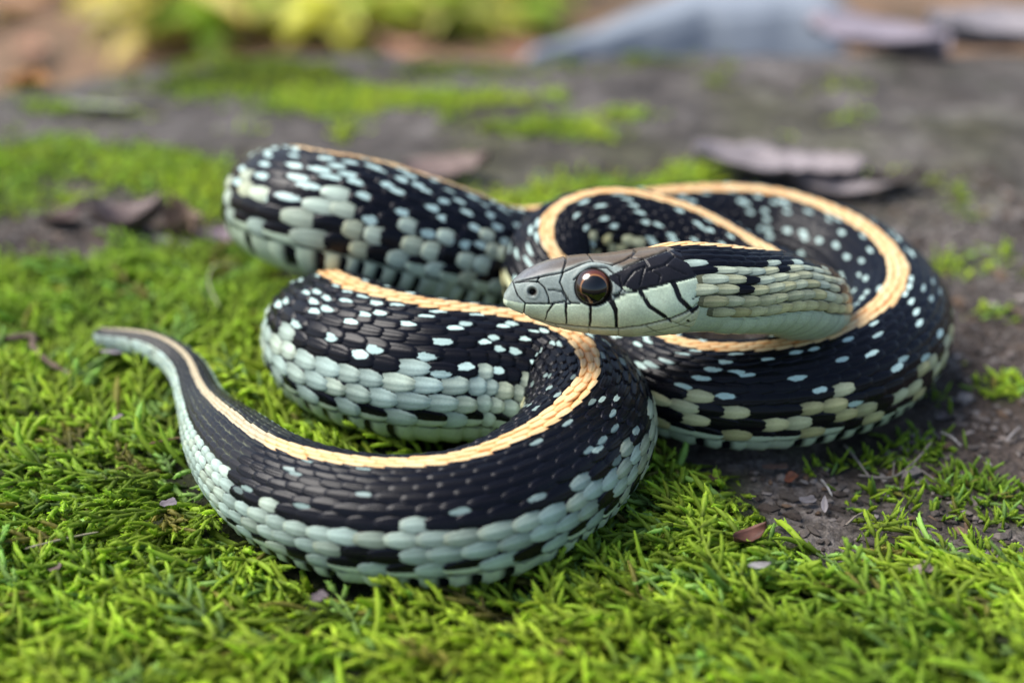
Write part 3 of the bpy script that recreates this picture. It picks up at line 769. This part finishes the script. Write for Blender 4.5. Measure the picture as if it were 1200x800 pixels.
# ------------------------------------------------------------------ dead leaves and twigs
M_LEAF = mat_pigment("dead_leaf", .62, .35, 700, .45, .00012)
def leaf(name, cat, label, x, y, L, W, az, colour, curl=.3, roll=0.0, lift=.06, tilt=0.0, ragged=.12, tail=.0, group=None, shape='leaf', fold=0.0, z=None, back=None, seed=0):
    """a dry leaf or a torn piece of one: curled sheet with thickness, rim and midrib"""
    nu_, nv_ = 18, 11
    u = np.linspace(0, 1, nu_)
    if shape == 'piece': L *= .8; W *= .8; ragged = .55; colour = tuple(c * .72 for c in colour)
    if shape == 'leaf': wd = np.sin(np.pi * np.clip(u, .015, .985) ** .85) ** .75
    elif shape == 'piece': wd = np.interp(u, [0, .08, .3, .62, .9, 1], [.35, .7, 1, .85, .95, .5])
    else: wd = np.interp(u, [0, .1, .5, .9, 1], [.25, .8, 1, .8, .15])
    wd = wd * (1 + ragged * fbm(u * 6 + seed * 7.7, u * 0 + seed, 1, 3)); wd2 = wd * (1 + ragged * fbm(u * 7 + seed * 3.1, u * 0 + 9 + seed, 1, 3))
    v = np.linspace(-1, 1, nv_)
    UU, VV_ = np.meshgrid(u, v, indexing='ij')
    px = (UU - .5) * L; py = np.where(VV_ > 0, VV_ * wd[:, None], VV_ * wd2[:, None]) * W / 2
    pz = curl * L * .5 * (2 * UU - 1) ** 2 + roll * W * .5 * VV_ ** 2 + fold * W * np.abs(VV_) + .05 * W * fbm(UU * 3 + seed, VV_ * 2, 1, 3) - .02 * W * np.exp(-(VV_ / .12) ** 2)
    tk = .012 * max(W, .25)
    top = np.stack([px, py, pz], -1); bot = top - np.array([0, 0, tk])
    V = np.concatenate([top.reshape(-1, 3), bot.reshape(-1, 3)])
    V[:, 2] -= V[:, 2].min()
    ct, st_ = math.cos(tilt), math.sin(tilt)
    V = np.c_[V[:, 0] * ct - V[:, 2] * st_, V[:, 1], V[:, 0] * st_ + V[:, 2] * ct]
    V[:, 2] -= V[:, 2].min()
    ca, sa = math.cos(az), math.sin(az)
    V = np.c_[V[:, 0] * ca - V[:, 1] * sa, V[:, 0] * sa + V[:, 1] * ca, V[:, 2]]
    z = float(ground_z(np.array([x]), np.array([y]))[0]) + lift if z is None else z
    g = grid_faces(nu_, nv_); k0 = nu_ * nv_
    rim = np.concatenate([np.arange(nv_), np.arange(1, nu_) * nv_ + nv_ - 1, (nu_ - 1) * nv_ + np.arange(nv_ - 2, -1, -1), np.arange(nu_ - 2, 0, -1) * nv_])
    r2 = np.roll(rim, -1)
    F = np.concatenate([g, g[:, ::-1] + k0, np.stack([rim, rim + k0, r2 + k0, r2], 1)])
    vein = np.exp(-(VV_ / .10) ** 2) + .5 * np.exp(-((np.abs(np.sin((UU * 5 + np.abs(VV_) * .8) * math.pi)) / .18) ** 2)) * (np.abs(VV_) > .1)
    c = np.array(colour)[None, None] * (1 - .18 * np.clip(vein, 0, 1) + .35 * fbm(UU * 3 + seed, VV_ * 2 + 3, 1, 3))[..., None]
    C = np.concatenate([c.reshape(-1, 3), (c * (np.array(back) / np.array(colour) if back else .8)).reshape(-1, 3)])
    o = mesh_obj(name, V + np.array([x, y, z]), F, M_LEAF, col=np.clip(C, .005, .9), loc=(x, y, z))
    return tag(o, label, cat, group)

LAV = (.30, .245, .265); TAN = (.26, .19, .14); BRN = (.12, .070, .045); RED = (.22, .075, .04); PINK = (.36, .26, .24); GRY = (.24, .22, .22)
leaf("dead_leaf", "leaf", "lavender grey leaf strip lying on moss under the tail tip", -4.70, .52, .62, .14, .32, (.40, .34, .40), .12, 0, .36, seed=1)
leaf("leaf_fragment", "leaf piece", "flat brown leaf flake on soil below the snake's right coil", 2.86, -1.50, .36, .15, .1, (.20, .125, .10), .06, .1, .10, shape='piece', seed=2)
leaf("leaf_fragment", "leaf piece", "small russet leaf chip just in front of the flat brown flake", 2.98, -1.72, .20, .15, .9, RED, .15, .1, .10, tilt=.3, shape='piece', seed=3)
leaf("dead_leaf", "leaf", "curled red brown leaf half sunk in the moss at lower right", 2.30, -3.10, .36, .20, .35, (.13, .055, .038), .35, .7, .17, tilt=.2, seed=4)
leaf("leaf_fragment", "leaf piece", "pale brown leaf chip tilted in moss near the lower right corner", 3.74, -3.68, .26, .17, .2, (.36, .27, .24), .1, .2, .32, tilt=.35, shape='piece', seed=5)
leaf("dead_leaf", "leaf", "small whitish leaf on moss at the bottom right of centre", 2.24, -3.76, .22, .09, .2, (.33, .31, .30), .12, .2, .33, seed=6)
leaf("leaf_fragment", "leaf piece", "dull brown leaf scrap in moss beneath the right coil's left end", 2.12, -1.88, .18, .12, .6, BRN, .1, .2, .12, shape='piece', seed=7)
leaf("leaf_fragment", "leaf piece", "grey purple leaf scrap on moss left of the front coil", -3.40, -2.66, .20, .15, .5, (.24, .20, .22), .1, .1, .36, shape='piece', seed=8)
leaf("leaf_fragment", "leaf piece", "brown crumb of leaf in moss near the lower left edge", -4.22, -3.60, .16, .12, .2, (.22, .15, .12), .1, .1, .34, shape='piece', seed=9)
leaf("leaf_fragment", "leaf piece", "dark purple leaf scrap in moss at the bottom below the front coil", -1.70, -4.12, .19, .14, .8, (.19, .15, .16), .1, .2, .34, shape='piece', seed=10)
leaf("dead_leaf", "leaf", "narrow whitish leaf standing on bare soil at right", 3.22, -2.25, .20, .07, 1.4, (.30, .27, .27), .1, .2, .08, tilt=.5, seed=11)
leaf("leaf_fragment", "leaf piece", "grey leaf flake on soil beside the narrow whitish leaf", 3.08, -2.12, .22, .16, .3, (.26, .24, .25), .1, .1, .07, shape='piece', seed=12)
leaf("leaf_fragment", "leaf piece", "tiny tan leaf scrap on moss left of the tail bend", -4.35, -1.10, .16, .09, 1.0, (.33, .26, .25), .1, .1, .36, shape='piece', seed=13)
leaf("leaf_fragment", "leaf piece", "brown leaf chip on dark soil right of the right coil", 5.05, -.35, .26, .14, .5, (.17, .13, .125), .1, .2, .06, shape='piece', seed=14)
# blurred leaves behind
leaf("dead_leaf", "leaf", "large pale pinkish leaf behind the right coil", 4.8, 8.3, 3.1, 1.9, -.12, (.33, .285, .285), .08, .22, .10, ragged=.7, tilt=-.05, seed=15)
leaf("dead_leaf", "leaf", "pointed pale leaf folded behind the right coil's top", 5.7, 7.6, 1.9, .7, -.35, (.27, .235, .235), .18, .2, .12, seed=16)
leaf("dead_leaf", "leaf", "dark brown curled leaf beside the large pale leaf", 6.75, 7.7, 1.0, .6, .2, (.07, .055, .045), .4, .6, .06, seed=17)
leaf("dead_leaf", "leaf", "pinkish tan leaf behind the raised back coil", -1.15, 8.0, 1.6, 1.0, .3, (.24, .17, .145), .15, .3, .06, ragged=.4, tilt=.05, seed=18)
leaf("dead_leaf", "leaf", "brown curled leaf left of the back coil with tan rim", -6.0, 5.1, 1.1, .7, .3, (.23, .17, .155), .5, .8, .03, seed=19)
leaf("dead_leaf", "leaf", "tan arched leaf between brown curled leaf and back coil", -5.2, 5.1, .85, .6, 2.2, (.28, .19, .13), .6, .9, .03, tilt=.2, seed=20)
leaf("dead_leaf", "leaf", "lavender leaf strip in front of the tan arched leaf", -4.95, 4.55, 1.1, .36, -.2, (.34, .28, .32), .2, .3, .05, seed=21)
leaf("dead_leaf", "leaf", "mauve leaf touching the moss below the back coil", -4.35, 4.75, .9, .55, .4, (.34, .255, .285), .3, .5, .08, seed=22)
leaf("dead_leaf", "leaf", "dull brown leaf on bare soil at the far left", -7.2, 5.6, .9, .5, 1.0, (.15, .10, .085), .4, .5, .03, seed=23)
leaf("grass_blade", "grass blade", "pale dry grass blade lying on the rock at left", -8.7, 12.4, 1.9, .28, -.25, (.34, .36, .27), .05, .2, .10, seed=24)
leaf("dead_leaf", "leaf", "orange brown leaf on the rock's left edge", -11.2, 15.0, .9, 1.2, 1.4, (.42, .19, .05), .4, .3, .1, seed=25)
leaf("dead_leaf", "leaf", "large lavender leaf on the rock's far right edge", 9.2, 18.2, 4.2, 2.7, -.9, (.31, .27, .31), .10, .25, .12, ragged=.4, seed=26)
leaf("dead_leaf", "leaf", "greyish leaf right of the large lavender leaf", 12.6, 18.8, 4.2, 3.4, .3, (.33, .30, .31), .15, .3, .12, ragged=.4, seed=27)
leaf("dead_leaf", "leaf", "dark brown leaf tucked behind the large lavender leaf", 8.2, 21.0, 2.0, 1.3, .4, (.10, .065, .055), .4, .5, 1.6, seed=28)

M_TWIG = mat_pigment("twig_bark", .8, .3, 900, .5, .00015)
def stick(name, cat, label, pts, r0, r1, colour, forks=(), seed=0):
    Vs, Fs, k0 = [], [], 0
    for P, ra, rb_ in [(pts, r0, r1)] + list(forks):
        P = catmull(np.array([(*p, 0, 0) for p in P], float), 8)[:, :3]
        n_ = len(P); d = np.gradient(P, axis=0); d /= np.linalg.norm(d, axis=1)[:, None] + 1e-9
        a1 = np.cross(d, [0, 0, 1.0]); a1 /= np.linalg.norm(a1, axis=1)[:, None] + 1e-9; a2 = np.cross(a1, d)
        rr = np.linspace(ra, rb_, n_) * (1 + .15 * np.sin(np.arange(n_) * 1.7 + seed)); rr[0] *= .6; rr[-1] *= .4
        q = np.linspace(0, 6.283, 8, endpoint=False)
        V = P[:, None] + rr[:, None, None] * (np.cos(q)[None, :, None] * a1[:, None] + np.sin(q)[None, :, None] * a2[:, None])
        Vs.append(V.reshape(-1, 3)); Fs.append(grid_faces(n_, 8, k0, True)); k0 += n_ * 8
    V = np.concatenate(Vs); c = np.array(colour) * (1 + .25 * rng.normal(0, 1, (len(V), 1)).clip(-1, 1))
    return tag(mesh_obj(name, V, np.concatenate(Fs), M_TWIG, col=c.clip(.01, .8), loc=tuple(V.mean(0))), label, cat)
gz = lambda x, y, h: (x, y, float(ground_z(np.array([x]), np.array([y]))[0]) + h)
stick("twig", "twig", "brown twig entering from the left edge and bending down into the moss", [gz(-8.0,1.0,.30), gz(-6.5,.95,.30), gz(-6.02,.93,.33), gz(-5.9,.65,.32), gz(-5.6,.33,.28), gz(-5.15,.08,.20)], .055, .03, (.15, .105, .075), seed=1)
stick("twig", "twig", "forked pale twig on the soil in front of the right coil", [gz(3.75,-1.58,.06), gz(4.1,-1.62,.08), gz(4.4,-1.40,.11), gz(4.68,-1.08,.17)], .016, .012, (.24, .21, .18), [([gz(4.35,-1.42,.10), gz(4.5,-1.52,.06), gz(4.6,-1.68,.05)], .014, .010), ([gz(4.12,-1.6,.08), gz(4.16,-1.46,.17)], .012, .009)], seed=2)
stick("pine_needle", "needle", "pale broken needle on soil left of the forked twig", [gz(3.72,-1.05,.12), gz(3.80,-1.32,.09), gz(3.87,-1.62,.06)], .015, .011, (.30, .27, .23), seed=3)
stick("pine_needle", "needle", "thin curved pale rootlet on moss left of the middle coil", [gz(-3.85,3.2,.38), gz(-4.15,3.0,.42), gz(-4.12,2.4,.40), gz(-3.86,1.8,.34)], .016, .012, (.33, .33, .22), seed=4)
for k_, (x0, y0, x1, y1, cl, lb) in enumerate([(3.35,-2.62,3.62,-2.30,(.30,.25,.2),"short straw lying on soil above the lower right moss"),(5.6,-.9,5.9,-.55,(.38,.35,.33),"grey straw on soil at the right edge"),
        (4.9,-.75,5.05,-1.02,(.40,.38,.36),"stubby pale straw right of the forked twig"),(3.3,-1.75,3.36,-2.02,(.42,.4,.38),"upright pale straw between leaf chip and forked twig"),
        (-4.6,-3.3,-4.0,-3.0,(.33,.30,.2),"dry straw in the moss near the lower left"),(-3.9,-1.5,-3.4,-1.35,(.20,.12,.06),"brown stem in the moss beside the tail")]):
    stick("straw", "straw", lb, [gz(x0, y0, .10 if x0 > 0 else .26), gz((x0 + x1) / 2, (y0 + y1) / 2, .11 if x0 > 0 else .3), gz(x1, y1, .08 if x0 > 0 else .27)], .014, .010, cl, seed=k_)

# ------------------------------------------------------------------ beyond the rock
m, n, b = new_mat("slab_stone")
n1 = noise(n, 8, 6, .6)
n.links.new(ramp(n, n1, [(.3, (.17, .20, .23)), (.7, (.25, .28, .32))]), b.inputs["Base Color"]); b.inputs["Roughness"].default_value = .8
bump(n, b, noise(n, 60, 5), .5, .002)
def slab():
    nx, ny = 60, 30
    u = np.linspace(0, 1, nx); v = np.linspace(0, 1, ny)
    UU, VV_ = np.meshgrid(u, v, indexing='ij')
    x = 0 + 15 * UU; y = 38 - 1 + 5 * UU + VV_ * lerp(.3, 14, np.clip(UU * 1.15, 0, 1) ** 1.3) + 1.2 * fbm(UU * 4, VV_, 1, 3)
    e_ = np.minimum(np.minimum(VV_, 1 - VV_) * 8, np.minimum(UU, 1 - UU) * 14)
    z = -5.2 + .6 * sstep(0, 1, e_) + .5 * fbm(x, y, .1, 4) + 1.2 * UU
    top = np.stack([x, y, z], -1).reshape(-1, 3); bot = top.copy(); bot[:, 2] = -27
    g = grid_faces(nx, ny); k0 = nx * ny
    rim = np.concatenate([np.arange(ny), np.arange(1, nx) * ny + ny - 1, (nx - 1) * ny + np.arange(ny - 2, -1, -1), np.arange(nx - 2, 0, -1) * ny]); r2 = np.roll(rim, -1)
    o = mesh_obj("stone_slab", np.concatenate([top, bot]), np.concatenate([g, g[:, ::-1] + k0, np.stack([rim, rim + k0, r2 + k0, r2], 1)]), m, loc=(20, 45, -26))
    tag(o, "flat blue grey stone slab beyond the rock's far edge", "stone")
slab()

M_GREEN = mat_moss(); M_GREEN.name = "herb_leaf"
def herb(x, y, hgt, nl, colr, seed, label, cat="plant"):
    r = np.random.default_rng(seed)
    z0 = -25 + 0.0
    root = bpy.data.objects.new("woodland_plant", None); root.location = np.array([x, y, z0]) * CM; COL.objects.link(root)
    tag(root, label, cat, "sunny plants growing below the rock")
    Vs, Cs, Fl = [], [], []
    Ss, Fs = [], []; k1 = 0
    for i in range(nl):
        a = r.uniform(0, 6.28); rad = r.uniform(.1, 1) * hgt * .8; h = hgt * r.uniform(.35, 1.0)
        tip = np.array([x + math.cos(a) * rad, y + math.sin(a) * rad, z0 + h]); b0 = np.array([x + r.normal(0, 1), y + r.normal(0, 1), z0])
        t = np.linspace(0, 1, 5)[:, None]; stem = b0 + (tip - b0) * t * np.array([1, 1, 0]) ** 1 + np.array([0, 0, 1]) * (h * t ** .7)
        q = np.linspace(0, 6.283, 4, endpoint=False)
        V = stem[:, None] + .12 * np.stack([np.cos(q), np.sin(q), q * 0], -1)[None]
        Ss.append(V.reshape(-1, 3)); Fs.append(grid_faces(5, 4, k1, True)); k1 += 20
        L = r.uniform(3, 7); W = L * r.uniform(.3, .6); dz = r.uniform(-.5, .3)
        u = np.linspace(0, 1, 6); v = np.linspace(-1, 1, 3); UU, VV_ = np.meshgrid(u, v, indexing='ij')
        dirv = np.array([math.cos(a), math.sin(a), dz]); sv = np.array([-math.sin(a), math.cos(a), 0])
        P = stem[-1] + dirv * (UU * L)[..., None] + sv * (VV_ * np.sin(np.pi * np.clip(UU, .03, .97)) * W / 2)[..., None] + np.array([0, 0, 1]) * (.25 * W * np.abs(VV_) - 1.2 * UU ** 2)[..., None]
        Vs.append(P.reshape(-1, 3)); Fl.append(grid_faces(6, 3, i * 18)); Cs.append(np.tile(np.array(colr) * r.uniform(.6, 1.3), (18, 1)))
    mesh_obj("leaves", np.concatenate(Vs), np.concatenate(Fl), M_GREEN, root, col=np.concatenate(Cs), loc=(x, y, z0))["kind"] = "stuff"
    mesh_obj("stem", np.concatenate(Ss), np.concatenate(Fs), M_GREEN, root, col=np.tile(np.array([.2, .22, .06]), (k1, 1)), loc=(x, y, z0))["kind"] = "stuff"
YG = (.62, .62, .15); YL = (.78, .66, .24); GR = (.32, .48, .07)  # leaf colours raised to paint in the sunshine beyond the rock
hs = [(-46,140,9,22,GR),(-38,125,7,20,YL),(-30,138,10,26,YG),(-24,150,9,20,GR),(-18,132,8,26,YG),(-12,146,10,24,YL),(-5,136,8,24,YG),(2,148,9,22,YG),(-34,155,9,20,YL),(-9,158,9,20,GR),(-26,128,5,16,YG),(-42,130,6,22,YG),(-33,127,6,22,GR),(-20,126,5,22,YG),(-13,130,6,22,GR),(-7,127,5,20,YG),(-1,130,6,20,GR),(-48,150,9,22,YG),(-16,140,8,24,YG)]
for i, (x, y, h, nl, c_) in enumerate(hs):
    herb(x, y, h, nl, c_, 100 + i, {YG: "bright yellow green leafy plant beyond the rock", YL: "golden yellow leafy plant beyond the rock", GR: "mid green leafy plant beyond the rock"}[c_])
# fallen leaves on the forest floor
for i in range(36):
    x = rng.uniform(-66, 4); y = rng.uniform(114, 156)
    c_ = [(.62, .32, .20), (.72, .50, .38), (.45, .22, .12), (.85, .72, .56), (.6, .44, .12)][i % 5]  # brightened to stand in for sunlight, the cream ones for its glints
    leaf("fallen_leaf", "leaf", ["orange brown", "pale peach", "russet", "sunlit cream", "yellow brown"][i % 5] + " fallen leaf on the forest floor beyond the rock", x, y, rng.uniform(5, 9), rng.uniform(3, 6), rng.uniform(0, 6.28), c_, rng.uniform(.1, .4), rng.uniform(0, .5), 0, z=-24.6 + rng.uniform(0, 1.5), tilt=rng.uniform(-.3, .3), seed=40 + i, group="fallen leaves on the forest floor")
